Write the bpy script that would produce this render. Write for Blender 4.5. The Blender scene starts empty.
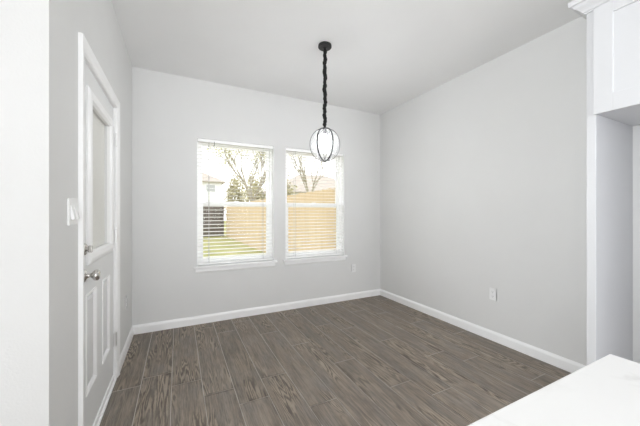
import bpy, bmesh, math, random
from mathutils import Vector, Matrix, noise

random.seed(7)
S = bpy.context.scene
COL = S.collection
PI = math.pi

# ------------------------------------------------------------------ camera
cam_d = bpy.data.cameras.new('camera')
cam_d.lens = 16.0
cam_d.sensor_width = 36.0
cam_d.clip_start = 0.02
cam = bpy.data.objects.new('camera', cam_d)
COL.objects.link(cam)
cam.location = (0, 0, 1.243)
cam.rotation_euler = (PI/2, 0, -math.radians(26.53))
S.camera = cam

# ------------------------------------------------------------------ world, sun, daylight, exposure
W = bpy.data.worlds.new('overcast_sky')
S.world = W
W.use_nodes = True
wn = W.node_tree.nodes
wl = W.node_tree.links
wn.clear()
wo = wn.new('ShaderNodeOutputWorld')
wb = wn.new('ShaderNodeBackground')
tc = wn.new('ShaderNodeTexCoord')
sx = wn.new('ShaderNodeSeparateXYZ')
wr = wn.new('ShaderNodeValToRGB')
wr.color_ramp.elements[0].position = 0.0
wr.color_ramp.elements[0].color = (1.0, 1.0, 1.0, 1)
wr.color_ramp.elements[1].position = 1.0
wr.color_ramp.elements[1].color = (0.90, 0.95, 1.0, 1)
wl.new(tc.outputs['Generated'], sx.inputs[0])
wl.new(sx.outputs['Z'], wr.inputs[0])
wl.new(wr.outputs[0], wb.inputs['Color'])
wb.inputs['Strength'].default_value = 2.3
wl.new(wb.outputs[0], wo.inputs[0])

sun_d = bpy.data.lights.new('sun', 'SUN')
sun_d.energy = 0.6
sun_d.angle = math.radians(12)
sun_d.color = (1.0, 0.96, 0.9)
sun = bpy.data.objects.new('sun', sun_d)
COL.objects.link(sun)
sun.rotation_euler = Vector((0.72, 0.18, -0.66)).to_track_quat('-Z', 'Y').to_euler()


E_PATIO, E_CEIL, E_SIDE, E_BULB = 160.0, 16.0, 112.0, 150.0


def daylight(name, loc, aim, w, h, energy, color=(1, 1, 1)):
    d = bpy.data.lights.new(name, 'AREA')
    d.shape = 'RECTANGLE'
    d.size = w
    d.size_y = h
    d.energy = energy
    d.color = color
    o = bpy.data.objects.new(name, d)
    COL.objects.link(o)
    o.location = loc
    o.rotation_euler = (Vector(aim) - Vector(loc)).to_track_quat('-Z', 'Z').to_euler()
    return o


# daylight coming in through the kitchen's patio door and its side window, behind the camera;
# an added lamp by the patio door aims up to brighten the ceiling
daylight('patio_daylight', (0.6, -4.45, 1.2), (0.6, 0, 1.2), 3.8, 2.1, E_PATIO, (0.93, 0.965, 1.0))
daylight('ceiling_fill', (0.6, -4.4, 0.5), (0.6, -0.4, 2.7), 3.8, 0.9, E_CEIL, (0.99, 0.995, 1.0))
daylight('side_daylight', (-3.2, -0.6, 1.3), (0, -0.6, 1.3), 2.0, 1.6, E_SIDE, (0.92, 0.962, 1.0))

vs = S.view_settings
S.display_settings.display_device = 'sRGB'
vs.view_transform = 'Standard'
vs.look = 'None'
vs.exposure = 0.0
vs.gamma = 1.0
vs.use_curve_mapping = False
S.cycles.max_bounces = 14
S.cycles.diffuse_bounces = 10
S.cycles.transparent_max_bounces = 16
S.cycles.caustics_reflective = False
S.cycles.caustics_refractive = False


# ------------------------------------------------------------------ materials
def lin(r, g, b):
    def f(c):
        c /= 255.0
        return c/12.92 if c <= 0.04045 else ((c+0.055)/1.055)**2.4
    return (f(r), f(g), f(b), 1)


class NT:
    def __init__(self, name):
        self.m = bpy.data.materials.new(name)
        self.m.use_nodes = True
        self.t = self.m.node_tree
        self.n = self.t.nodes
        self.l = self.t.links
        self.p = self.n['Principled BSDF']
        self.out = self.n['Material Output']

    def node(self, typ, **kw):
        nd = self.n.new(typ)
        for k, v in kw.items():
            setattr(nd, k, v)
        return nd

    def put(self, sock, v):
        if isinstance(v, bpy.types.NodeSocket):
            self.l.new(v, sock)
        else:
            sock.default_value = v

    def math(self, op, a, b=None, c=None):
        nd = self.node('ShaderNodeMath', operation=op)
        self.put(nd.inputs[0], a)
        if b is not None:
            self.put(nd.inputs[1], b)
        if c is not None:
            self.put(nd.inputs[2], c)
        return nd.outputs[0]

    def noise(self, vec, scale, detail=3, rough=0.5, dist=0.0):
        nd = self.node('ShaderNodeTexNoise')
        if vec is not None:
            self.l.new(vec, nd.inputs['Vector'])
        nd.inputs['Scale'].default_value = scale
        nd.inputs['Detail'].default_value = detail
        nd.inputs['Roughness'].default_value = rough
        nd.inputs['Distortion'].default_value = dist
        return nd.outputs['Fac']

    def ramp(self, fac, stops):
        nd = self.node('ShaderNodeValToRGB')
        el = nd.color_ramp.elements
        while len(el) < len(stops):
            el.new(0.5)
        for e, (p, c) in zip(el, stops):
            e.position = p
            e.color = c
        self.l.new(fac, nd.inputs[0])
        return nd.outputs[0]

    def mix(self, fac, a, b, typ='MIX'):
        nd = self.node('ShaderNodeMix', data_type='RGBA', blend_type=typ)
        self.put(nd.inputs[0], fac)
        self.put(nd.inputs[6], a)
        self.put(nd.inputs[7], b)
        return nd.outputs[2]

    def coord(self, kind='Object'):
        return self.node('ShaderNodeTexCoord').outputs[kind]

    def bump(self, h, strength, dist=0.01):
        nd = self.node('ShaderNodeBump')
        nd.inputs['Strength'].default_value = strength
        nd.inputs['Distance'].default_value = dist
        self.l.new(h, nd.inputs['Height'])
        self.l.new(nd.outputs[0], self.p.inputs['Normal'])


def painted(name, col, rough=0.5, bump=0.0, bscale=120, spec=0.5, var=0.02):
    """a painted surface: a faint mottling of the tone and a fine texture"""
    k = NT(name)
    co = k.coord()
    f = k.noise(co, 3.0, 4)
    c2 = tuple(min(1, x*(1-var)) for x in col[:3]) + (1,)
    k.put(k.p.inputs['Base Color'], k.ramp(f, [(0.3, c2), (0.7, col)]))
    k.p.inputs['Roughness'].default_value = rough
    k.p.inputs['Specular IOR Level'].default_value = spec
    if bump:
        k.bump(k.noise(co, bscale, 2), bump, 0.004)
    return k.m


M = {}
M['wall'] = painted('grey_wall_paint', (0.71, 0.71, 0.704, 1), 0.75, 0.16, 130, 0.25)
M['ceiling'] = painted('ceiling_paint', (0.83, 0.83, 0.828, 1), 0.85, 0.12, 110, 0.2)
M['trim'] = painted('white_trim_paint', (0.90, 0.90, 0.90, 1), 0.35, 0, 0, 0.5, 0.01)
M['door'] = painted('white_door_paint', (0.755, 0.76, 0.76, 1), 0.4, 0.03, 200, 0.5, 0.01)
M['vinyl'] = painted('white_window_vinyl', (0.93, 0.93, 0.93, 1), 0.35, 0, 0, 0.5, 0.01)
M['slat'] = painted('white_blind_slat', (0.93, 0.93, 0.925, 1), 0.4, 0, 0, 0.4, 0.01)
M['cord'] = painted('pale_blind_cord', (0.5, 0.5, 0.49, 1), 0.8)
M['wand'] = painted('grey_wand_hook', (0.22, 0.22, 0.22, 1), 0.4)
M['plate'] = painted('white_switch_plastic', (0.86, 0.86, 0.86, 1), 0.25, 0, 0, 0.5, 0.01)
M['slot'] = painted('dark_socket_slot', (0.05, 0.05, 0.05, 1), 0.6)
M['cabinet'] = painted('white_cabinet_lacquer', (0.70, 0.706, 0.722, 1), 0.35, 0, 0, 0.5, 0.01)
M['alcove_grey'] = painted('cool_grey_alcove', (0.545, 0.55, 0.572, 1), 0.5)
M['black'] = painted('black_metal', (0.018, 0.018, 0.019, 1), 0.42)
M['sleeve'] = painted('black_fabric_sleeve', (0.009, 0.009, 0.0095, 1), 0.95, 0.5, 300)
M['lite_blind'] = painted('cream_enclosed_blind', (0.83, 0.825, 0.78, 1), 0.5)


def metal(name, col, rough):
    k = NT(name)
    f = k.noise(k.coord(), 40, 3)
    k.put(k.p.inputs['Base Color'], k.ramp(f, [(0.2, tuple(c*0.9 for c in col[:3])+(1,)), (0.8, col)]))
    k.p.inputs['Metallic'].default_value = 1.0
    k.p.inputs['Roughness'].default_value = rough
    return k.m


M['nickel'] = metal('satin_nickel', (0.66, 0.64, 0.61, 1), 0.25)
M['hinge'] = metal('pale_hinge_steel', (0.78, 0.78, 0.77, 1), 0.3)


def thin_glass(name, milk=0.0, refl=0.06, milkcol=(0.95, 0.95, 0.95, 1), fres=0.6):
    k = NT(name)
    k.n.remove(k.p)
    tr = k.node('ShaderNodeBsdfTransparent')
    gl = k.node('ShaderNodeBsdfGlossy')
    gl.inputs['Roughness'].default_value = 0.03
    lw = k.node('ShaderNodeLayerWeight')
    lw.inputs['Blend'].default_value = 0.25
    mx = k.node('ShaderNodeMixShader')
    k.put(mx.inputs[0], k.math('ADD', k.math('MULTIPLY', lw.outputs['Fresnel'], fres), refl*0.3))
    if milk > 0:
        tl = k.node('ShaderNodeBsdfTranslucent')
        tl.inputs['Color'].default_value = milkcol
        df = k.node('ShaderNodeBsdfDiffuse')
        df.inputs['Color'].default_value = milkcol
        a = k.node('ShaderNodeMixShader')
        a.inputs[0].default_value = 0.5
        k.l.new(df.outputs[0], a.inputs[1])
        k.l.new(tl.outputs[0], a.inputs[2])
        b = k.node('ShaderNodeMixShader')
        sd = k.noise(k.coord(), 60, 2)
        k.put(b.inputs[0], k.math('MULTIPLY', k.math('ADD', sd, 0.5), milk))
        k.l.new(tr.outputs[0], b.inputs[1])
        k.l.new(a.outputs[0], b.inputs[2])
        k.l.new(b.outputs[0], mx.inputs[1])
    else:
        k.l.new(tr.outputs[0], mx.inputs[1])
    k.l.new(gl.outputs[0], mx.inputs[2])
    k.l.new(mx.outputs[0], k.out.inputs['Surface'])
    return k.m


M['glass'] = thin_glass('window_glass', refl=0.0, fres=0.05)
M['door_glass'] = thin_glass('door_glass', refl=0.1, fres=0.06)
M['globe'] = thin_glass('seeded_globe_glass', milk=0.022, refl=0.08)
k = NT('lit_bulb')
k.p.inputs['Base Color'].default_value = (0.9, 0.9, 0.88, 1)
k.p.inputs['Emission Color'].default_value = (0.96, 0.98, 1.0, 1)
k.p.inputs['Emission Strength'].default_value = E_BULB
M['bulb'] = k.m


def mat_floor():
    k = NT('grey_brown_wood_planks')
    at = k.node('ShaderNodeAttribute', attribute_name='plank')
    r = at.outputs['Fac']
    co = k.coord()
    sp = k.node('ShaderNodeSeparateXYZ')
    k.l.new(co, sp.inputs[0])

    def vec(ax, ay, off):
        cb = k.node('ShaderNodeCombineXYZ')
        k.put(cb.inputs[0], k.math('ADD', k.math('MULTIPLY', sp.outputs[0], ax), k.math('MULTIPLY', r, off)))
        k.put(cb.inputs[1], k.math('ADD', k.math('MULTIPLY', sp.outputs[1], ay), k.math('MULTIPLY', r, off*1.7)))
        k.put(cb.inputs[2], k.math('MULTIPLY', r, 51.0))
        return cb.outputs[0]
    # cathedral grain: contour lines of a stretched height field, made jagged by a finer noise
    fine = k.noise(vec(70.0, 14.0, 31.0), 1.0, 3.0, 0.6)
    h = k.noise(vec(11.0, 0.85, 83.0), 1.0, 2.0, 0.5, 0.3)
    h = k.math('MULTIPLY_ADD', fine, 0.05, h)
    ring = k.math('SINE', k.math('MULTIPLY', h, 118.0))
    ring = k.math('MULTIPLY_ADD', ring, 0.5, 0.5)
    zone = k.noise(vec(7.0, 1.6, 17.0), 1.0, 2.0, 0.5)
    zone = k.ramp(zone, [(0.47, (0, 0, 0, 1)), (0.60, (1, 1, 1, 1))])
    dark = k.math('MULTIPLY', k.math('POWER', ring, 1.6), zone)
    fibre = k.noise(vec(150.0, 7.0, 57.0), 1.0, 4.0, 0.7)
    streak = k.noise(vec(44.0, 2.0, 23.0), 1.0, 5.0, 0.68)
    cloud = k.noise(vec(9.0, 4.2, 71.0), 1.0, 5.0, 0.68)
    beige = k.noise(vec(16.0, 3.0, 41.0), 1.0, 4.0, 0.7)
    base = k.ramp(streak, [(0.30, lin(99, 90, 82)), (0.5, lin(133, 123, 113)), (0.70, lin(162, 151, 138))])
    base = k.mix(k.ramp(cloud, [(0.42, (0, 0, 0, 1)), (0.68, (0.8, 0.8, 0.8, 1))]), base, lin(134, 130, 125))
    base = k.mix(k.math('MULTIPLY', k.ramp(fibre, [(0.38, (1, 1, 1, 1)), (0.56, (0, 0, 0, 1))]), 0.65), base, lin(92, 84, 79))
    base = k.mix(k.ramp(beige, [(0.5, (0, 0, 0, 1)), (0.68, (0.5, 0.5, 0.5, 1))]), base, lin(163, 151, 136))
    light = k.math('MULTIPLY', k.math('MULTIPLY', k.math('SUBTRACT', 1.0, ring), zone), 0.6)
    base = k.mix(light, base, lin(178, 165, 148))
    base = k.mix(k.math('MULTIPLY', dark, 0.8), base, lin(80, 70, 63))
    cath = dark
    tone = k.ramp(r, [(0.0, (0.93, 0.915, 0.90, 1)), (0.5, (1.0, 0.985, 0.97, 1)), (1.0, (1.07, 1.055, 1.04, 1))])
    base = k.mix(1.0, base, tone, 'MULTIPLY')
    k.put(k.p.inputs['Base Color'], base)
    k.put(k.p.inputs['Roughness'], k.math('MULTIPLY_ADD', streak, 0.2, 0.42))
    k.p.inputs['Specular IOR Level'].default_value = 0.35
    k.bump(k.math('ADD', fibre, k.math('MULTIPLY', cath, -0.7)), 0.12, 0.003)
    return k.m


M['floor'] = mat_floor()
M['grout'] = painted('pale_grout', lin(196, 190, 182), 0.9, 0.2, 300)


def mat_quartz():
    k = NT('white_veined_quartz')
    co = k.coord()
    a = k.noise(co, 2.6, 5, 0.6, 0.9)
    d = k.math('ABSOLUTE', k.math('SUBTRACT', a, 0.47))
    v = k.ramp(d, [(0.0, (1, 1, 1, 1)), (0.022, (0, 0, 0, 1))])
    msk = k.ramp(k.noise(co, 3.7, 3), [(0.5, (0, 0, 0, 1)), (0.68, (1, 1, 1, 1))])
    f = k.math('MULTIPLY', k.math('MULTIPLY', v, msk), 0.4)
    # one grey vein crossing the corner that shows
    sp = k.node('ShaderNodeSeparateXYZ')
    k.l.new(k.coord(), sp.inputs[0])
    w = k.noise(co, 9.0, 4, 0.6)
    q = k.math('ADD', k.math('MULTIPLY', k.math('SUBTRACT', sp.outputs[0], 0.235), 0.55), k.math('MULTIPLY', k.math('SUBTRACT', sp.outputs[1], 0.745), 0.83))
    q = k.math('ABSOLUTE', k.math('MULTIPLY_ADD', k.math('SUBTRACT', w, 0.5), 0.16, q))
    v2 = k.ramp(q, [(0.0, (1, 1, 1, 1)), (0.011, (0, 0, 0, 1))])
    ds = k.node('ShaderNodeVectorMath', operation='DISTANCE')
    k.l.new(k.coord(), ds.inputs[0])
    ds.inputs[1].default_value = (0.26, 0.745, 0.9)
    near = k.ramp(ds.outputs['Value'], [(0.03, (1, 1, 1, 1)), (0.085, (0, 0, 0, 1))])
    v2 = k.math('MULTIPLY', v2, near)
    f = k.math('MAXIMUM', f, k.math('MULTIPLY', v2, k.math('MULTIPLY', w, 0.8)))
    k.put(k.p.inputs['Base Color'], k.mix(f, (0.875, 0.875, 0.87, 1), (0.55, 0.54, 0.52, 1)))
    k.p.inputs['Roughness'].default_value = 0.3
    return k.m


M['quartz'] = mat_quartz()


def mat_boards(name, c0, c1):
    k = NT(name)
    co = k.coord()
    sp = k.node('ShaderNodeMapping')
    sp.inputs['Scale'].default_value = (6.9, 6.9, 0.5)
    k.l.new(co, sp.inputs[0])
    f = k.noise(sp.outputs[0], 1.0, 4, 0.6)
    k.put(k.p.inputs['Base Color'], k.ramp(f, [(0.3, c0), (0.7, c1)]))
    k.p.inputs['Roughness'].default_value = 0.9
    return k.m


M['fence'] = mat_boards('tan_cedar_boards', lin(186, 165, 134), lin(204, 184, 152))
M['dark_fence'] = mat_boards('dark_grey_boards', lin(98, 92, 88), lin(122, 114, 107))  # grey brown boards, darker than the side fence


def mat_mottle(name, stops, scale=3.0, rough=1.0):
    k = NT(name)
    k.put(k.p.inputs['Base Color'], k.ramp(k.noise(k.coord(), scale, 5, 0.65), stops))
    k.p.inputs['Roughness'].default_value = rough
    k.p.inputs['Specular IOR Level'].default_value = 0.1
    return k.m


M['grass'] = mat_mottle('lawn_grass', [(0.3, lin(140, 142, 92)), (0.55, lin(166, 163, 114)), (0.75, lin(190, 180, 142))], 1.3)
M['bark'] = mat_mottle('grey_brown_bark', [(0.3, lin(150, 144, 130)), (0.7, lin(182, 175, 158))], 6)
M['bud'] = mat_mottle('yellow_green_buds', [(0.3, lin(176, 176, 118)), (0.7, lin(206, 204, 150))], 3)
M['hedge'] = mat_mottle('dry_olive_foliage', [(0.3, lin(178, 172, 142)), (0.7, lin(208, 202, 172))], 3)
M['siding'] = painted('white_house_siding', (0.80, 0.80, 0.79, 1), 0.8)
M['roof'] = mat_mottle('pale_brown_shingles', [(0.3, lin(168, 158, 148)), (0.7, lin(190, 181, 171))], 4)
M['pane'] = painted('grey_house_pane', (0.46, 0.47, 0.48, 1), 0.3)
M['stucco'] = painted('house_exterior_board', (0.6, 0.58, 0.55, 1), 0.9)


# ------------------------------------------------------------------ mesh helpers
class MB:
    """collects shapes given in world coordinates; build() links them as one mesh object"""

    def __init__(self):
        self.bm = bmesh.new()

    def box(self, x0, x1, y0, y1, z0, z1, bev=0.0, seg=2):
        b = bmesh.new()
        bmesh.ops.create_cube(b, size=1.0)
        for v in b.verts:
            v.co = Vector(((x0+x1)/2 + v.co.x*(x1-x0), (y0+y1)/2 + v.co.y*(y1-y0), (z0+z1)/2 + v.co.z*(z1-z0)))
        if bev > 0:
            bmesh.ops.bevel(b, geom=b.edges[:], offset=bev, segments=seg, affect='EDGES', profile=0.5)
        self.merge(b)
        return self

    def merge(self, b, mat=None):
        if mat is not None:
            bmesh.ops.transform(b, matrix=mat, verts=b.verts[:])
        me = bpy.data.meshes.new('tmp')
        b.to_mesh(me)
        b.free()
        self.bm.from_mesh(me)
        bpy.data.meshes.remove(me)

    def prism(self, prof, p0, p1, up=(0, 0, 1), side=None):
        """a profile of (out, up) pairs swept straight from p0 to p1; 'side' is the outward direction"""
        p0 = Vector(p0); p1 = Vector(p1); up = Vector(up); side = Vector(side)
        n = len(prof)
        va = [self.bm.verts.new(p0 + side*a + up*b) for a, b in prof]
        vb = [self.bm.verts.new(p1 + side*a + up*b) for a, b in prof]
        fs = [self.bm.faces.new((va[i], va[(i+1) % n], vb[(i+1) % n], vb[i])) for i in range(n)]
        fs.append(self.bm.faces.new(va[::-1]))
        fs.append(self.bm.faces.new(vb))
        bmesh.ops.recalc_face_normals(self.bm, faces=fs)
        return self

    def tube(self, pts, radii, sides=8, cap=True, flat=None):
        pts = [Vector(p) for p in pts]
        if not hasattr(radii, '__len__'):
            radii = [radii]*len(pts)
        rings = []
        ref = None
        for i, p in enumerate(pts):
            t = (pts[min(i+1, len(pts)-1)] - pts[max(i-1, 0)]).normalized()
            if ref is None:
                ref = Vector((1, 0, 0)) if abs(t.x) < 0.9 else Vector((0, 1, 0))
            a = (ref - t*ref.dot(t)).normalized()
            ref = a
            b = t.cross(a)
            ring = []
            for s in range(sides):
                th = 2*PI*s/sides
                ring.append(self.bm.verts.new(p + (a*math.cos(th) + b*math.sin(th)*(flat or 1.0))*radii[i]))
            rings.append(ring)
        for r0, r1 in zip(rings, rings[1:]):
            for s in range(sides):
                self.bm.faces.new((r0[s], r0[(s+1) % sides], r1[(s+1) % sides], r1[s]))
        if cap:
            self.bm.faces.new(rings[0][::-1])
            self.bm.faces.new(rings[-1])
        return self

    def moulding(self, prof, x, y0, y1, z0, z1, inward, closed=True):
        """a mitred moulding round a rectangle on a wall facing +x: prof holds (across, out) pairs"""
        sg = 1 if inward else -1
        if closed:
            corners = [(y0, z0, 1, 1), (y0, z1, 1, -1), (y1, z1, -1, -1), (y1, z0, -1, 1)]
        else:
            corners = [(y0, z0, 1, 0), (y0, z1, 1, -1), (y1, z1, -1, -1), (y1, z0, -1, 0)]
        rings = [[self.bm.verts.new((x+v, cy+sg*dy*u, cz+sg*dz*u)) for u, v in prof] for cy, cz, dy, dz in corners]
        n = len(prof)
        pairs = list(zip(rings, rings[1:]))
        if closed:
            pairs.append((rings[-1], rings[0]))
        for r0, r1 in pairs:
            for i in range(n):
                self.bm.faces.new((r0[i], r0[(i+1) % n], r1[(i+1) % n], r1[i]))
        if not closed:
            self.bm.faces.new(rings[0])
            self.bm.faces.new(rings[-1][::-1])
        return self

    def lathe(self, prof, origin, axis=(0, 0, 1), seg=24, closed_ends=True):
        """prof: (radius, height) pairs along the axis"""
        o = Vector(origin)
        q = Vector((0, 0, 1)).rotation_difference(Vector(axis).normalized())
        rings = []
        for r, h in prof:
            if r < 1e-6:
                rings.append([self.bm.verts.new(o + q @ Vector((0, 0, h)))])
            else:
                rings.append([self.bm.verts.new(o + q @ Vector((r*math.cos(2*PI*s/seg), r*math.sin(2*PI*s/seg), h))) for s in range(seg)])
        for a, b in zip(rings, rings[1:]):
            for s in range(seg):
                s2 = (s+1) % seg
                if len(a) == 1 and len(b) == 1:
                    continue
                if len(a) == 1:
                    self.bm.faces.new((a[0], b[s], b[s2]))
                elif len(b) == 1:
                    self.bm.faces.new((a[s], b[0], a[s2]))
                else:
                    self.bm.faces.new((a[s], b[s], b[s2], a[s2]))
        return self

    def build(self, name, mat, parent=None, smooth=False, bevel=0.0, recalc=True):
        off = Vector((0, 0, 0))
        p = parent
        while p is not None:
            off += p.location
            p = p.parent
        if recalc:
            bmesh.ops.recalc_face_normals(self.bm, faces=self.bm.faces[:])
        if off.length > 0:
            bmesh.ops.translate(self.bm, vec=-off, verts=self.bm.verts[:])
        me = bpy.data.meshes.new(name)
        self.bm.to_mesh(me)
        self.bm.free()
        if smooth:
            for f in me.polygons:
                f.use_smooth = True
        me.materials.append(mat)
        o = bpy.data.objects.new(name, me)
        COL.objects.link(o)
        if parent is not None:
            o.parent = parent
        if bevel:
            md = o.modifiers.new('bevel', 'BEVEL')
            md.width = bevel
            md.segments = 2
            md.limit_method = 'ANGLE'
        return o


def thing(name, loc, label, cat, group=None):
    o = bpy.data.objects.new(name, None)
    o.empty_display_size = 0.1
    COL.objects.link(o)
    o.location = loc
    o['label'] = label
    o['category'] = cat
    if group:
        o['group'] = group
    return o


def struct(o, label, cat):
    o['kind'] = 'structure'
    o['label'] = label
    o['category'] = cat
    return o


# ------------------------------------------------------------------ the room
XL, XR, YB, H = -0.418, 2.75, 3.46, 2.74
KX, KY = -3.3, -4.6               # the kitchen behind the camera reaches this far
YC = 1.361                        # where the door wall ends in the bright wall beside the camera
T = 0.16
WZ0, WZ1 = 0.645, 2.09            # window openings
WIN = [(0.19, 1.08), (1.233, 2.113)]
DY0, DY1, DZ = 1.753, 2.598, 2.033  # door opening


def wall_cells(m, us, zs, holes, place):
    """boxes for every cell of the grid us x zs that no hole covers"""
    for u0, u1 in zip(us, us[1:]):
        for z0, z1 in zip(zs, zs[1:]):
            um, zm = (u0+u1)/2, (z0+z1)/2
            if any(a < um < b and c < zm < d for a, b, c, d in holes):
                continue
            place(m, u0, u1, z0, z1)


# floor: a bed of grout with the planks on it
m = MB()
m.box(KX-T, XR+T, KY-T, YB+T, -0.14, -0.0025)
fl = m.build('floor', M['grout'])
struct(fl, 'grey brown wood look plank floor with pale joints', 'floor')
bm = bmesh.new()
lay = bm.faces.layers.float.new('plank')
PW, PL = 0.1987, 1.22
JOINT = {-1: 2.50, 0: 2.30, 1: 2.08, 2: 1.884, 3: 2.10, 4: 1.66, 5: 2.50, 6: 2.05}
X0 = -0.041
row = math.floor((KX - X0)/PW)
while X0 + row*PW < XR:
    xa = max(KX, X0 + row*PW) + 0.0022
    xb = min(XR, X0 + (row+1)*PW) - 0.0022
    j = JOINT.get(row, 1.59 + 0.41*((row*5) % 7)/2.0)
    y = j - PL*math.ceil((j - KY)/PL)
    while y < YB:
        ya, yb = max(KY, y) + 0.0022, min(YB, y+PL) - 0.0022
        if yb - ya > 0.01 and xb > xa:
            f = bm.faces.new([bm.verts.new(p) for p in ((xa, ya, 0), (xb, ya, 0), (xb, yb, 0), (xa, yb, 0))])
            f[lay] = random.random()
        y += PL
    row += 1
me = bpy.data.meshes.new('planks')
bm.to_mesh(me)
bm.free()
me.materials.append(M['floor'])
pl = bpy.data.objects.new('planks', me)
COL.objects.link(pl)
pl.parent = fl

m = MB()
m.box(KX-T, XR+T, KY-T, YB+T, H, H+0.2)
struct(m.build('ceiling', M['ceiling']), 'plain off white flat ceiling', 'ceiling')

# back wall with its two window openings
m = MB()
us = [XL-T, WIN[0][0], WIN[0][1], WIN[1][0], WIN[1][1], XR+T]
wall_cells(m, us, [0, WZ0, WZ1, H], [(a, b, WZ0, WZ1) for a, b in WIN],
           lambda m, u0, u1, z0, z1: m.box(u0, u1, YB, YB+T, z0, z1))
struct(m.build('wall_back', M['wall']), 'light grey wall with the two windows', 'wall')
# left wall with the door opening
m = MB()
wall_cells(m, [YC, DY0, DY1, YB], [0, DZ, H], [(DY0, DY1, 0, DZ)],
           lambda m, u0, u1, z0, z1: m.box(XL-T, XL, u0, u1, z0, z1))
struct(m.build('wall_left', M['wall']), 'light grey wall with the white door', 'wall')
m = MB()
m.box(KX, XL-T, YC, YC+T, 0, H)
m.box(XL-T-0.001, XL-0.0005, YC-0.001, YC+0.02, 0, H)
struct(m.build('wall_near', M['wall']), 'bright pale wall at the left edge turning away from the door wall', 'wall')
m = MB()
m.box(-1.0, -0.9, 0.75, YC, 0, H)  # added unseen wall, blocks the side daylight from the near wall
struct(m.build('wall_light_blocker', M['wall']), 'short added wall out of view, keeping side light off the near wall', 'wall')
m = MB()
m.box(XR, XR+T, KY-T, YB, 0, H)
struct(m.build('wall_right', M['wall']), 'plain light grey wall at the right', 'wall')
# the kitchen's rear wall with a wide patio opening, and its far side wall with a window
m = MB()
wall_cells(m, [KX-T, -1.4, 2.6, XR], [0, 0.04, 2.3, H], [(-1.4, 2.6, 0.04, 2.3)],
           lambda m, u0, u1, z0, z1: m.box(u0, u1, KY-T, KY, z0, z1))
struct(m.build('wall_rear', M['wall']), 'light grey kitchen wall behind the viewer', 'wall')
m = MB()
wall_cells(m, [KY, -1.6, 0.4, YC+T], [0, 0.5, 2.1, H], [(-1.6, 0.4, 0.5, 2.1)],
           lambda m, u0, u1, z0, z1: m.box(KX-T, KX, u0, u1, z0, z1))
struct(m.build('wall_side', M['wall']), 'light grey kitchen side wall out of view', 'wall')

# baseboards
BP = [(0, 0), (0.014, 0), (0.014, 0.066), (0.011, 0.078), (0.006, 0.086), (0.004, 0.092), (0, 0.092)]


def baseboard(name, p0, p1, side, label):
    m = MB()
    m.prism(BP, p0, p1, side=side)
    struct(m.build(name, M['trim']), label, 'baseboard')


baseboard('baseboard_back', (XL, YB, 0), (XR, YB, 0), (0, -1, 0), 'white baseboard under the windows')
baseboard('baseboard_right', (XR, 0.835, 0), (XR, YB-0.014, 0), (-1, 0, 0), 'white baseboard along the right wall')
m = MB()
m.prism(BP, (XL, DY1+0.057, 0), (XL, YB-0.014, 0), side=(1, 0, 0))
m.prism(BP, (XL, YC, 0), (XL, DY0-0.057, 0), side=(1, 0, 0))
struct(m.build('baseboard_left', M['trim']), 'white baseboard beside the door', 'baseboard')


# ------------------------------------------------------------------ windows
def frame_ring(m, x0, x1, z0, z1, y0, y1, w, bev=0.003):
    m.box(x0, x0+w, y0, y1, z0, z1, bev)
    m.box(x1-w, x1, y0, y1, z0, z1, bev)
    m.box(x0+w, x1-w, y0, y1, z0, z0+w, bev)
    m.box(x0+w, x1-w, y0, y1, z1-w, z1, bev)


ZM = 1.352                         # meeting rail


def window(n, x0, x1, label):
    root = bpy.data.objects.new('window_%d' % n, None)
    COL.objects.link(root)
    root.location = ((x0+x1)/2, YB+0.1, WZ0)
    struct(root, label, 'window')
    m = MB()
    frame_ring(m, x0, x1, WZ0, WZ1, YB+0.075, YB+0.155, 0.03)
    m.build('frame', M['vinyl'], root)
    # upper sash sits outside, lower sash inside
    m = MB()
    frame_ring(m, x0+0.03, x1-0.03, ZM-0.025, WZ1-0.03, YB+0.120, YB+0.148, 0.034)
    s = m.build('upper_sash', M['vinyl'], root)
    g = MB()
    g.box(x0+0.06, x1-0.06, YB+0.132, YB+0.136, ZM+0.005, WZ1-0.06)
    g.build('pane', M['glass'], s)
    m = MB()
    frame_ring(m, x0+0.03, x1-0.03, WZ0+0.03, ZM+0.028, YB+0.086, YB+0.118, 0.04)
    m.box((x0+x1)/2-0.03, (x0+x1)/2+0.03, YB+0.078, YB+0.09, ZM+0.02, ZM+0.034, 0.003)
    s = m.build('lower_sash', M['vinyl'], root)
    g = MB()
    g.box(x0+0.066, x1-0.066, YB+0.100, YB+0.104, WZ0+0.066, ZM-0.008)
    g.build('pane', M['glass'], s)
    # stool and apron
    m = MB()
    m.box(x0-0.036, x1+0.036, YB-0.034, YB+0.0, WZ0-0.022, WZ0+0.0, 0.006)
    m.box(x0+0.001, x1-0.001, YB-0.02, YB+0.08, WZ0-0.021, WZ0+0.001)
    m.build('window_sill', M['trim'], root)
    m = MB()
    m.prism([(0, 0), (0.008, 0.0), (0.014, 0.012), (0.014, 0.04), (0.01, 0.048), (0, 0.048)],
            (x0-0.014, YB, WZ0-0.07), (x1+0.014, YB, WZ0-0.07), side=(0, -1, 0))
    m.build('apron', M['trim'], root)
    # drywall return lining
    m = MB()
    e = 0.004
    m.box(x0, x0+e, YB+0.001, YB+0.08, WZ0, WZ1)
    m.box(x1-e, x1, YB+0.001, YB+0.08, WZ0, WZ1)
    m.box(x0, x1, YB+0.001, YB+0.08, WZ1-e, WZ1)
    m.build('reveal', M['trim'], root)


window(1, *WIN[0], label='white single hung window nearer the door')
window(2, *WIN[1], label='white single hung window nearer the room corner')


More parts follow.
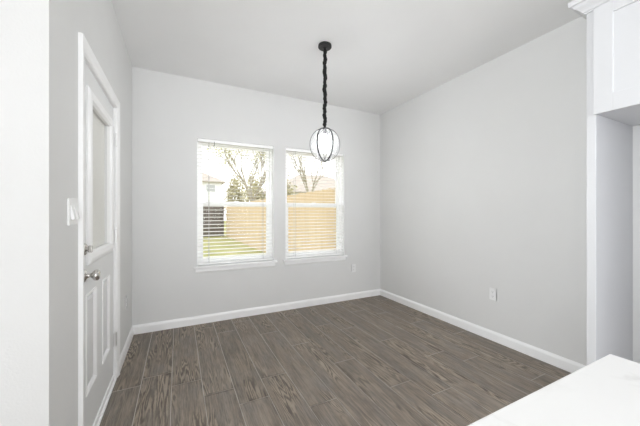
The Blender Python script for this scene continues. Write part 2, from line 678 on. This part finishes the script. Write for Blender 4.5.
def blind(x0, x1, label, lads, wand):
    root = thing('window_blind', ((x0+x1)/2, YB+0.035, WZ0), label, 'blind', 'white slatted blinds in the windows')
    a, b = x0+0.009, x1-0.009
    yc = YB+0.037
    m = MB()
    m.box(a, b, yc-0.026, yc+0.026, WZ1-0.042, WZ1-0.006, 0.003)
    m.build('headrail', M['slat'], root)
    z0 = WZ0+0.05
    z1 = WZ1-0.062
    n = 33
    m = MB()
    tilt = math.radians(4)
    for i in range(n):
        z = z0 + (z1-z0)*i/(n-1)
        bx = bmesh.new()
        bmesh.ops.create_cube(bx, size=1.0)
        for v in bx.verts:
            v.co = Vector((v.co.x*(b-a), v.co.y*0.050, v.co.z*0.0028))
        mt = Matrix.Translation(((a+b)/2, yc, z)) @ Matrix.Rotation(tilt, 4, 'X')
        m.merge(bx, mt)
    m.build('slats', M['slat'], root)
    m = MB()
    m.box(a, b, yc-0.025, yc+0.025, WZ0+0.012, WZ0+0.03, 0.004)
    m.build('bottom_rail', M['slat'], root)
    for lx in lads:
        m = MB()
        for dy in (-0.027, 0.027):
            m.tube([(lx, yc+dy, WZ0+0.03), (lx, yc+dy, WZ1-0.04)], 0.0022, 6)
        m.build('ladder_cord', M['cord'], root)
    if wand:
        m = MB()
        m.tube([(wand, yc-0.026, WZ1-0.03), (wand, yc-0.034, WZ1-0.035), (wand, yc-0.036, WZ1-0.075),
                (wand-0.004, yc-0.037, WZ1-0.084), (wand-0.01, yc-0.036, WZ1-0.078)], 0.0032, 8)
        m.build('wand_hook', M['wand'], root)


blind(*WIN[0], label='white slatted blind in the window nearer the door, lawn and house seen through it',
      lads=(0.318, 0.946), wand=0.374)
blind(*WIN[1], label='white slatted blind in the window behind the hanging globe lamp', lads=(1.372, 1.985), wand=None)

# ------------------------------------------------------------------ door
door = bpy.data.objects.new('door_1', None)
COL.objects.link(door)
door.location = (XL, 2.176, 0)
struct(door, 'white half glazed door with two lower panels in the left wall', 'door')
LY0, LY1 = 1.769, 2.582
DX = XL-0.012                                       # the door's room side face
P = [(1.868, 2.075), (2.228, 2.435)]                # lower panels
PZ = (0.285, 0.815)
GL = (1.94, 2.435, 1.03, 1.85)                      # glass opening
m = MB()
ys = [LY0, P[0][0], GL[0], P[0][1], P[1][0], LY1-0.147, LY1]
ys = sorted(set([LY0, P[0][0], P[0][1], P[1][0], P[1][1], GL[0], LY1]))
zs = sorted(set([0.014, PZ[0], PZ[1], GL[2], GL[3], 2.028]))
holes = [(a, b, PZ[0], PZ[1]) for a, b in P] + [GL]
wall_cells(m, ys, zs, holes, lambda m, u0, u1, z0, z1: m.box(DX-0.044, DX, u0, u1, z0, z1))
slab = m.build('slab', M['door'], door)
for a, b in P:
    m = MB()
    m.box(DX-0.03, DX-0.014, a, b, PZ[0], PZ[1])
    m.box(DX-0.016, DX-0.004, a+0.034, b-0.034, PZ[0]+0.034, PZ[1]-0.034, 0.008, 1)
    q = m.build('raised_panel', M['door'], door)
    m = MB()
    mp = [(0, 0), (0, 0.004), (0.004, 0.006), (0.012, 0.001), (0.016, -0.012), (0, -0.012)]
    w = 0.016
    m.moulding(mp, DX, a, b, PZ[0], PZ[1], True)
    m.build('panel_moulding', M['trim'], q)
# glazed light: raised surround, glass with a closed blind inside it
m = MB()
fr = [(-0.062, 0), (-0.062, 0.008), (-0.05, 0.016), (-0.03, 0.02), (-0.008, 0.016), (0.004, 0.004), (0.004, -0.012), (-0.002, -0.012), (-0.002, 0)]
a, b, c, d = GL
m.moulding(fr, DX, a, b, c, d, True)
lite = m.build('glazing_frame', M['trim'], door)
m = MB()
m.box(DX-0.014, DX-0.010, a-0.001, b+0.001, c-0.001, d+0.001)
m.build('pane', M['door_glass'], lite)
m = MB()
nz = 52
for i in range(nz):
    z = c + (d-c)*(i+0.5)/nz
    bx = bmesh.new()
    bmesh.ops.create_cube(bx, size=1.0)
    for v in bx.verts:
        v.co = Vector((v.co.x*0.002, v.co.y*(b-a-0.004), v.co.z*0.0175))
    m.merge(bx, Matrix.Translation((DX-0.027, (a+b)/2, z)) @ Matrix.Rotation(math.radians(5), 4, 'Y'))
m.build('enclosed_blind', M['lite_blind'], lite)
m = MB()
m.box(DX-0.003, DX+0.010, 1.925, 1.936, 1.33, 1.39, 0.002)
m.build('blind_slider', M['trim'], lite)
# casing, jambs, threshold and sweep
m = MB()
cw = 0.057
cp = [(0, 0), (cw, 0), (cw, 0.018), (cw-0.006, 0.019), (0.03, 0.014), (0.012, 0.012), (0.003, 0.008), (0, 0.004)]
m.moulding(cp, XL, DY0, DY1, 0, DZ, False, closed=False)
m.build('casing', M['trim'], door)
m = MB()
m.box(XL-T, XL+0.003, DY0-0.001, DY0+0.014, 0, DZ)
m.box(XL-T, XL+0.003, DY1-0.014, DY1+0.001, 0, DZ)
m.box(XL-T, XL+0.003, DY0, DY1, DZ-0.004, DZ+0.002)
m.box(XL-T, DX-0.046, DY0+0.013, DY0+0.03, 0, DZ)
m.box(XL-T, DX-0.046, DY1-0.03, DY1-0.013, 0, DZ)
m.build('jamb', M['trim'], door)
m = MB()
m.box(XL-T, XL+0.008, DY0+0.014, DY1-0.014, 0.0, 0.012, 0.003)
m.box(DX-0.002, DX+0.008, LY0, LY1, 0.014, 0.045, 0.002)
m.build('threshold', M['trim'], door)
for z in (1.79, 1.075, 0.30):
    m = MB()
    m.lathe([(0, -0.052), (0.0075, -0.05), (0.0075, 0.05), (0, 0.052)], (XL+0.002, 2.591, z), seg=12)
    m.box(XL-0.012, XL-0.008, 2.56, 2.59, z-0.045, z+0.045)
    m.box(XL+0.0005, XL+0.0035, 2.589, 2.606, z-0.045, z+0.045)
    m.build('hinge', M['hinge'], door)
kn = (DX, 1.835, 0.922)
m = MB()
m.lathe([(0.0, 0.0), (0.033, 0.0), (0.033, 0.004), (0.029, 0.009), (0.016, 0.013), (0.0115, 0.018), (0.0105, 0.026), (0.012, 0.032),
         (0.019, 0.037), (0.0265, 0.043), (0.0285, 0.051), (0.027, 0.059), (0.021, 0.065), (0.011, 0.068), (0.0, 0.069)], kn, (1, 0, 0), 28)
m.build('doorknob', M['nickel'], door, smooth=True)
m = MB()
m.lathe([(0, 0), (0.031, 0), (0.031, 0.006), (0.026, 0.011), (0.012, 0.013), (0.009, 0.016), (0.009, 0.02), (0, 0.02)], (DX, 1.835, 1.058), (1, 0, 0), 24)
m.box(DX+0.018, DX+0.036, 1.828, 1.842, 1.04, 1.076, 0.004)
m.build('deadbolt', M['nickel'], door, smooth=False)


# ------------------------------------------------------------------ switch and sockets
def wall_frame(origin, out, along):
    """matrix: local x along the wall, y up, z out of the wall"""
    out = Vector(out); along = Vector(along); up = Vector((0, 0, 1))
    return Matrix(((along.x, up.x, out.x, origin[0]), (along.y, up.y, out.y, origin[1]), (along.z, up.z, out.z, origin[2]), (0, 0, 0, 1)))


def lbox(m, mt, x0, x1, y0, y1, z0, z1, bev=0.0, rot=None):
    b = bmesh.new()
    bmesh.ops.create_cube(b, size=1.0)
    for v in b.verts:
        v.co = Vector(((v.co.x)*(x1-x0), v.co.y*(y1-y0), v.co.z*(z1-z0)))
    if bev:
        bmesh.ops.bevel(b, geom=b.edges[:], offset=bev, segments=2, affect='EDGES')
    t = Matrix.Translation(((x0+x1)/2, (y0+y1)/2, (z0+z1)/2))
    if rot:
        t = t @ Matrix.Rotation(rot, 4, 'X')
    m.merge(b, mt @ t)


sw = thing('light_switch', (XL, 1.605, 1.247), 'white double rocker light switch on the left wall beside the door', 'switch')
mt = wall_frame((XL, 1.605, 1.247), (1, 0, 0), (0, 1, 0))
m = MB()
lbox(m, mt, -0.060, 0.060, -0.059, 0.059, 0.0, 0.007, 0.003)
m.build('plate', M['plate'], sw)
for i, s in enumerate((-0.023, 0.023)):
    m = MB()
    lbox(m, mt, s-0.0165, s+0.0165, -0.033, 0.033, 0.003, 0.014, 0.002, math.radians(-11))
    m.build('rocker', M['plate'], sw)


def outlet(loc, out, along, label, group='white wall sockets'):
    o = thing('wall_outlet', loc, label, 'outlet', group)
    mt = wall_frame(loc, out, along)
    m = MB()
    lbox(m, mt, -0.036, 0.036, -0.059, 0.059, 0.0, 0.006, 0.003)
    m.build('plate', M['plate'], o)
    for s in (-0.021, 0.021):
        m = MB()
        lbox(m, mt, -0.017, 0.017, s-0.0145, s+0.0145, 0.004, 0.009, 0.002)
        r = m.build('socket', M['plate'], o)
        m = MB()
        for sxx, hh in ((-0.006, 0.0045), (0.006, 0.0035)):
            lbox(m, mt, sxx-0.0010, sxx+0.0010, s+0.002-hh, s+0.002+hh, 0.0085, 0.0094)
        lbox(m, mt, -0.002, 0.002, s-0.010, s-0.0065, 0.0085, 0.0094)
        m.build('slots', M['slot'], r)
    m = MB()
    m.lathe([(0.0028, 0.005), (0.0028, 0.0068), (0, 0.0072)], mt @ Vector((0, 0, 0)), out, 10)
    m.build('screw', M['plate'], o)


outlet((XR, 1.727, 0.453), (-1, 0, 0), (0, -1, 0), 'white wall outlet low on the plain right wall')
outlet((XL, 3.06, 0.445), (1, 0, 0), (0, 1, 0), 'white wall outlet low on the left wall beyond the door')
outlet((2.268, YB, 0.448), (0, -1, 0), (1, 0, 0), 'white wall outlet under the right end of the window sill')

# ------------------------------------------------------------------ pendant lamp
PX, PY = 1.172, 2.25
lamp = thing('pendant_lamp', (PX, PY, H), 'black pendant lamp with a caged glass globe hanging from the ceiling', 'lamp')
m = MB()
m.lathe([(0, 0), (0.058, 0), (0.060, -0.004), (0.060, -0.02), (0.056, -0.025), (0.02, -0.027), (0.012, -0.034), (0.007, -0.04), (0, -0.04)], (PX, PY, H), seg=32)
m.build('canopy', M['black'], lamp, smooth=False, bevel=0.0)
GZ, GRX, GRZ = 1.852, 0.133, 0.147
top = GZ + GRZ
# chain: oval links turned alternately, inside a gathered fabric sleeve
m = MB()
nl = 20
za, zb = H-0.035, top+0.012
for i in range(nl):
    z = za + (zb-za)*(i+0.5)/nl
    rr = abs(zb-za)/nl*0.72
    pts = []
    for s in range(13):
        th = 2*PI*s/12
        q = Vector((math.cos(th)*0.0105, 0, math.sin(th)*rr))
        if i % 2:
            q = Vector((0, q.x, q.z))
        pts.append((PX+q.x, PY+q.y, z+q.z))
    m.tube(pts, 0.0026, 6, cap=False)
m.build('chain', M['black'], lamp, smooth=True)
m = MB()
pts, rad = [], []
n = 110
for i in range(n+1):
    t = i/n
    z = za + (zb-za)*t
    amp = 0.005*math.sin(PI*t)
    pts.append((PX + amp*math.sin(t*21) + 0.003*math.sin(t*57), PY + amp*math.cos(t*17), z))
    lump = noise.noise(Vector((t*26, 3.1, 0)))
    r = 0.0165 + 0.006*lump + 0.0030*math.sin(t*150)*t*t
    rad.append(r if 0.02 < t < 0.985 else 0.012)
m.tube(pts, rad, 12)
bmd = m
for v in bmd.bm.verts:
    q = noise.noise_vector(v.co*70)
    v.co += Vector((q.x, q.y, 0))*0.0018
m.build('cord_sleeve', M['sleeve'], lamp, smooth=True)
# cage of six flat ribs meeting at the bottom
for kx in range(6):
    ang = math.radians(30 + 60*kx) + math.radians(63.5)
    dr = Vector((math.cos(ang), math.sin(ang), 0))
    tn = Vector((-dr.y, dr.x, 0))
    m = MB()
    prev = None
    ns = 28
    rings = []
    for s in range(ns+1):
        th = PI*s/ns
        pr = GRX*math.sin(th)**0.92
        pz = GRZ*math.cos(th)
        c = Vector((PX, PY, GZ)) + dr*pr + Vector((0, 0, pz))
        nrm = (dr*math.sin(th) + Vector((0, 0, math.cos(th)))).normalized()
        w = 0.0062
        ring = [m.bm.verts.new(c + tn*w*sa + nrm*0.002*sb) for sa, sb in ((-1, -1), (1, -1), (1, 1), (-1, 1))]
        rings.append(ring)
    for r0, r1 in zip(rings, rings[1:]):
        for s in range(4):
            m.bm.faces.new((r0[s], r0[(s+1) % 4], r1[(s+1) % 4], r1[s]))
    m.bm.faces.new(rings[0]); m.bm.faces.new(rings[-1][::-1])
    m.build('cage_rib', M['black'], lamp)
m = MB()
m.lathe([(0, 0.012), (0.01, 0.012), (0.016, 0.004), (0.020, -0.004), (0.020, -0.01), (0.0, -0.012)], (PX, PY, top), seg=20)
m.build('cage_cap', M['black'], lamp)
m = MB()
m.lathe([(0, 0.01), (0.009, 0.007), (0.010, 0.0), (0.006, -0.008), (0, -0.014)], (PX, PY, GZ-GRZ), seg=16)
m.build('finial', M['black'], lamp)
m = MB()
m.lathe([(0.012, 0.0), (0.015, -0.002), (0.0165, -0.022), (0.026, -0.04), (0.026, -0.046), (0.0, -0.048)], (PX, PY, top-0.01), seg=20)
sock = m.build('bulb_socket', M['black'], lamp)
for sg in (-1, 1):
    ca, sa = math.cos(-math.radians(26.5)), math.sin(-math.radians(26.5))
    m = MB()
    m.tube([(PX, PY, GZ-GRZ+0.004), (PX+sg*0.014*ca-0.03, PY+sg*0.014*sa-0.06, GZ-0.085), (PX+sg*0.02*ca-0.030, PY+sg*0.02*sa-0.060, GZ-0.02)], 0.0028, 8)
    m.build('support_rod', M['black'], lamp)
m = MB()
bz = GZ+0.006
m.lathe([(0.013, 0.092), (0.014, 0.068), (0.020, 0.054), (0.034, 0.043), (0.046, 0.028), (0.052, 0.010), (0.052, -0.008), (0.047, -0.025), (0.037, -0.039), (0.024, -0.048), (0.011, -0.053), (0, -0.054)], (PX, PY, bz), seg=20)
m.build('bulb', M['bulb'], lamp, smooth=True)
m = MB()
prof = []
for s in range(25):
    th = PI*s/24
    th = 0.1 + (PI-0.1)*s/24
    prof.append((max(0, (GRX-0.006)*math.sin(th)), (GRZ-0.006)*math.cos(th)))
prof[-1] = (0, prof[-1][1])
m.lathe(prof, (PX, PY, GZ), seg=40)
m.build('globe', M['globe'], lamp, smooth=True)

# ------------------------------------------------------------------ refrigerator cabinet at the right
CX = 2.217                         # front of the panels
CY0, CY1 = -0.20, 0.822
PT = 0.043
CZ0, CZ1 = 1.83, 2.462
cab = thing('refrigerator_cabinet', (2.48, 0.31, 0), 'tall white cabinet surround with an empty refrigerator alcove at the right edge', 'cabinet')
for y0, y1 in ((CY1-PT, CY1), (CY0, CY0+PT)):
    m = MB()
    m.box(CX, XR-0.001, y0, y1, 0.0, CZ1, 0.0015)
    p = m.build('side_panel', M['cabinet'], cab)
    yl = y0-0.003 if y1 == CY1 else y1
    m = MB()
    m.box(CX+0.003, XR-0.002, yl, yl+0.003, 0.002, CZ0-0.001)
    m.build('inner_sheet', M['alcove_grey'], p)  # thin sheet over the panel's alcove face, in a darker cool grey
m = MB()
ya, yb = CY0+PT, CY1-PT
m.box(CX+0.002, XR-0.001, ya, yb, CZ0, CZ0+0.018)
m.box(CX+0.002, XR-0.001, ya, yb, CZ1-0.018, CZ1)
m.box(XR-0.02, XR-0.001, ya, yb, CZ0+0.018, CZ1-0.018)
m.box(CX+0.002, CX+0.02, ya, yb, CZ1-0.05, CZ1-0.018)
m.build('cabinet_box', M['cabinet'], cab)
m = MB()
m.box(XR-0.02, XR-0.001, ya+0.001, yb-0.07, CZ0-0.03, CZ0-0.001, 0.002)
m.build('hanging_cleat', M['cabinet'], cab)
ym = (ya+yb)/2
for y0, y1 in ((ym+0.002, yb+0.004), (ya-0.008, ym-0.002)):
    m = MB()
    st, xa, xb = 0.085, CX-0.021, CX-0.001
    z0, z1 = CZ0-0.006, CZ1-0.018
    m.box(xa, xb, y0, y0+st, z0, z1, 0.0015)
    m.box(xa, xb, y1-st, y1, z0, z1, 0.0015)
    m.box(xa, xb, y0+st, y1-st, z0, z0+0.1, 0.0015)
    m.box(xa, xb, y0+st, y1-st, z1-0.062, z1, 0.0015)
    m.box(xa+0.012, xb, y0+st-0.005, y1-st+0.005, z0+0.095, z1-0.057)
    m.build('cabinet_door', M['cabinet'], cab)
# crown, mitred round the front and both sides
m = MB()
cr = [(0.0, -0.014), (0.007, -0.014), (0.009, -0.006), (0.015, -0.004), (0.019, 0.006), (0.028, 0.016), (0.042, 0.028), (0.050, 0.042), (0.063, 0.045), (0.066, 0.074), (0.0, 0.074)]
rings = []
for kx in range(4):
    ring = []
    for o_, u_ in cr:
        if kx == 0:
            p = (XR-0.002, CY1+o_, CZ1+u_)
        elif kx == 1:
            p = (CX-0.001-o_, CY1+o_, CZ1+u_)
        elif kx == 2:
            p = (CX-0.001-o_, CY0-o_, CZ1+u_)
        else:
            p = (XR-0.002, CY0-o_, CZ1+u_)
        ring.append(m.bm.verts.new(p))
    rings.append(ring)
for r0, r1 in zip(rings, rings[1:]):
    for s in range(len(cr)):
        s2 = (s+1) % len(cr)
        m.bm.faces.new((r0[s], r0[s2], r1[s2], r1[s]))
m.bm.faces.new(rings[0]); m.bm.faces.new(rings[-1][::-1])
m.box(CX+0.001, XR-0.003, CY0+0.001, CY1-0.001, CZ1+0.001, CZ1+0.07)
m.build('crown_moulding', M['cabinet'], cab)

# ------------------------------------------------------------------ kitchen island below the camera
isl = thing('kitchen_island', (0.59, -0.53, 0), 'kitchen island with a white quartz top at the lower right corner', 'island')
m = MB()
IX0, IX1, IY0, IY1 = 0.27, 0.906, -1.35, 0.2935
m.box(IX0, IX1, IY0, IY1, 0.884, 0.914, 0.003)
m.build('worktop', M['quartz'], isl)
m = MB()
m.box(IX0+0.03, IX1-0.03, IY0+0.03, IY1-0.03, 0.10, 0.884)
m.box(IX0+0.08, IX1-0.05, IY0+0.05, IY1-0.05, 0.0, 0.10)
m.build('base', M['cabinet'], isl)

# ------------------------------------------------------------------ outside: lawn, fences, trees, houses
GZ0 = -0.25
m = MB()
nx, ny = 40, 40
vv = [[None]*(ny+1) for _ in range(nx+1)]
for i in range(nx+1):
    for j in range(ny+1):
        x = -30 + 75*i/nx
        y = YB+T + 0.01 + 62*(j/ny)**1.6
        z = GZ0 + 0.05*noise.noise(Vector((x*0.5, y*0.5, 0))) - 0.12*min(1, max(0, (y-8)/14))
        vv[i][j] = m.bm.verts.new((x, y, z))
for i in range(nx):
    for j in range(ny):
        m.bm.faces.new((vv[i][j], vv[i+1][j], vv[i+1][j+1], vv[i][j+1]))
g = m.build('grass', M['grass'])
g['kind'] = 'stuff'
g['label'] = 'yellow green lawn outside the windows'
g['category'] = 'grass'

FX, FY, FT = 3.0, 20.6, 1.78


def fence(name_label, p0, p1, mat, seed):
    rnd = random.Random(seed)
    p0 = Vector(p0); p1 = Vector(p1)
    L = (p1-p0).length
    dr = (p1-p0)/L
    nr = Vector((-dr.y, dr.x, 0))
    root = thing('fence', ((p0.x+p1.x)/2, (p0.y+p1.y)/2, GZ0-0.1), name_label, 'fence', 'board fences round the yard')
    m = MB()
    n = int(L/0.142)
    for i in range(n):
        c = p0 + dr*(i+0.5)*L/n
        b = bmesh.new()
        bmesh.ops.create_cube(b, size=1.0)
        top_ = FT + rnd.uniform(-0.012, 0.012)
        for v in b.verts:
            v.co = c + dr*v.co.x*0.137 + nr*v.co.y*0.018 + Vector((0, 0, (v.co.z+0.5)*(top_-(GZ0-0.2)) + GZ0-0.2))
        m.merge(b)
    m.build('boards', mat, root)
    for z in (0.1, 0.8, 1.5):
        m = MB()
        m.tube([p0 - nr*0.035 + Vector((0, 0, z)), p1 - nr*0.035 + Vector((0, 0, z))], 0.03, 4)
        m.build('rail', mat, root)
    npst = max(2, int(L/2.4)+1)
    for i in range(npst):
        c = p0 + dr*L*(0.01+0.98*i/(npst-1)) - nr*0.11
        m = MB()
        m.box(c.x-0.045, c.x+0.045, c.y-0.045, c.y+0.045, GZ0-0.2, FT-0.06)
        m.build('post', mat, root)


fence('tan board fence running away along the lawn outside both windows', (FX, YB+0.6, 0), (FX, FY-0.05, 0), M['fence'], 1)
fence('dark grey board fence across the far end of the lawn', (FX-0.15, FY, 0), (-12, FY, 0), M['dark_fence'], 2)


def grow(bm_mb, p, d, L, r, depth, rnd, tips, spread=0.5, up=0.25):
    segs = 4
    pts, rad = [p.copy()], [r]
    q = p.copy()
    dd = d.copy()
    for s in range(segs):
        dd = (dd + Vector((rnd.uniform(-1, 1), rnd.uniform(-1, 1), rnd.uniform(-0.5, 1)))*0.12).normalized()
        q = q + dd*L/segs
        pts.append(q.copy())
        rad.append(r*(1-0.42*(s+1)/segs))
    bm_mb.tube(pts, rad, 5 if depth > 1 else 4)
    if depth == 0:
        tips.append(q.copy())
        tips.append(pts[2])
        return
    for _ in range(rnd.choice((3, 3, 4))):
        t = rnd.uniform(0.45, 1.0)
        i = min(segs, max(1, round(t*segs)))
        a = rnd.uniform(0, 2*PI)
        side = dd.orthogonal().normalized()
        side.rotate(Matrix.Rotation(a, 3, dd))
        nd = (dd*(1-spread*0.6) + side*spread*rnd.uniform(0.7, 1.3) + Vector((0, 0, up))).normalized()
        grow(bm_mb, pts[i], nd, L*rnd.uniform(0.55, 0.78), rad[i]*0.62, depth-1, rnd, tips, spread, up)


def bare_tree(px, py, h, r, label, seed, depth=4, leaf=0.06, nleaf=3, group=None):
    rnd = random.Random(seed)
    t = thing('tree', (px, py, GZ0-0.15), label, 'tree', group)
    tr = MB()
    p = Vector((px, py, GZ0-0.2))
    trunk_top = p + Vector((0.05, 0, h*0.3))
    tr.tube([p, p+Vector((0.02, 0.01, h*0.15)), trunk_top], [r*1.25, r, r*0.85], 8)
    tr.build('trunk', M['bark'], t, smooth=True)
    br = MB()
    tips = []
    for i in range(5):
        a = 2*PI*i/5 + rnd.uniform(-0.3, 0.3)
        d = Vector((math.cos(a)*0.55, math.sin(a)*0.55, 1.0)).normalized()
        grow(br, trunk_top - Vector((0, 0, h*0.03*i/4)), d, h*0.27, r*0.6, depth-1, rnd, tips)
    br.build('branches', M['bark'], t)
    if nleaf:
        lf = MB()
        for q in tips:
            for _ in range(nleaf):
                c = q + Vector((rnd.gauss(0, 0.12), rnd.gauss(0, 0.12), rnd.gauss(0, 0.12)))
                a = Vector((rnd.uniform(-1, 1), rnd.uniform(-1, 1), rnd.uniform(-1, 1))).normalized()
                b = a.orthogonal().normalized()
                e = a.cross(b)
                s = leaf*rnd.uniform(0.6, 1.2)
                vs_ = [lf.bm.verts.new(c + v_) for v_ in (b*s, e*s*0.5, -b*s, -e*s*0.5)]
                lf.bm.faces.new(vs_)
        f = lf.build('buds', M['bud'], t, recalc=False)
        f['kind'] = 'stuff'
    return t


def shrub(px, py, rx, ry, z1, label, seed, group, n=1500):
    rnd = random.Random(seed)
    t = thing('shrub', (px, py, GZ0-0.15), label, 'shrub', group)
    st = MB()
    for i in range(7):
        a = rnd.uniform(0, 2*PI)
        st.tube([(px, py, GZ0-0.2), (px+math.cos(a)*rx*0.3, py+math.sin(a)*ry*0.3, z1*0.5), (px+math.cos(a)*rx*0.6, py+math.sin(a)*ry*0.6, z1*0.9)], [0.05, 0.03, 0.01], 5)
    st.build('stems', M['bark'], t)
    lf = MB()
    for _ in range(n):
        u = Vector((rnd.gauss(0, 1), rnd.gauss(0, 1), rnd.gauss(0, 1))).normalized()*rnd.uniform(0.45, 1.0)
        k_ = 1 + 0.35*noise.noise(u*2.2 + Vector((seed, 0, 0)))
        c = Vector((px + u.x*rx*k_, py + u.y*ry*k_, max(GZ0, z1*0.5 + u.z*z1*0.5*k_)))
        a = Vector((rnd.uniform(-1, 1), rnd.uniform(-1, 1), rnd.uniform(-1, 1))).normalized()
        b = a.orthogonal().normalized()
        e = a.cross(b)
        s = rnd.uniform(0.07, 0.15)
        lf.bm.faces.new([lf.bm.verts.new(c + v_) for v_ in (b*s, e*s*0.55, -b*s, -e*s*0.55)])
    f = lf.build('foliage', M['hedge'], t, recalc=False)
    f['kind'] = 'stuff'


bare_tree(3.75, 16.2, 7.8, 0.12, 'tall bare tree with yellow green buds beyond the fence, in the window nearer the door', 11, depth=6, nleaf=1, leaf=0.05)
bare_tree(10.2, 22.5, 10.6, 0.13, 'tall bare tree beyond the fence, seen behind the hanging globe lamp', 23, depth=5, nleaf=0)
shrub(3.9, 22.4, 0.85, 0.8, 4.2, 'olive shrub beyond the fence nearest the white house', 3, 'shrubs behind the fence')
shrub(5.0, 20.6, 0.9, 0.85, 4.1, 'olive shrub beyond the fence beneath the budding bare tree', 4, 'shrubs behind the fence')
shrub(6.6, 19.0, 0.9, 0.9, 3.9, 'olive shrub beyond the fence at the right edge of the window nearer the door', 5, 'shrubs behind the fence')


def house(x0, x1, y0, y1, zw, zr, label, wins, hip):
    root = thing('house', ((x0+x1)/2, (y0+y1)/2, GZ0-0.2), label, 'house')
    m = MB()
    m.box(x0, x1, y0, y1, GZ0-0.2, zw)
    m.build('walls', M['siding'], root)
    m = MB()
    e = 0.45
    b = [m.bm.verts.new(p) for p in ((x0-e, y0-e, zw), (x1+e, y0-e, zw), (x1+e, y1+e, zw), (x0-e, y1+e, zw))]
    c = [m.bm.verts.new(p) for p in ((x0-e, y0-e, zw-0.15), (x1+e, y0-e, zw-0.15), (x1+e, y1+e, zw-0.15), (x0-e, y1+e, zw-0.15))]
    ym_ = (y0+y1)/2
    t0 = m.bm.verts.new((x0+hip, ym_, zr))
    t1 = m.bm.verts.new((x1-hip, ym_, zr))
    for f in ((b[0], b[1], t1, t0), (b[1], b[2], t1), (b[2], b[3], t0, t1), (b[3], b[0], t0)):
        m.bm.faces.new(f)
    for i in range(4):
        m.bm.faces.new((b[i], c[i], c[(i+1) % 4], b[(i+1) % 4]))
    m.bm.faces.new(c)
    m.build('roof', M['roof'], root)
    for wx, wz, ww, wh in wins:
        m = MB()
        m.box(wx-ww/2, wx+ww/2, y0-0.05, y0, wz-wh/2, wz+wh/2)
        fr_ = m.build('window', M['trim'], root)
        m = MB()
        m.box(wx-ww/2+0.08, wx+ww/2-0.08, y0-0.07, y0-0.045, wz-wh/2+0.08, wz+wh/2-0.08)
        m.build('pane', M['pane'], fr_)


house(-5.5, 5.6, 42.5, 51, 5.7, 7.9, 'white two storey house beyond the far fence', [(4.1, 4.7, 1.3, 1.1), (0.6, 4.7, 1.3, 1.1)], 3.5)
house(9.3, 20.5, 27.5, 36, 3.5, 5.9, 'pale house with a wide hipped roof beyond the fence, in the window behind the lamp', [(11.0, 2.2, 1.2, 1.2)], 3.8)
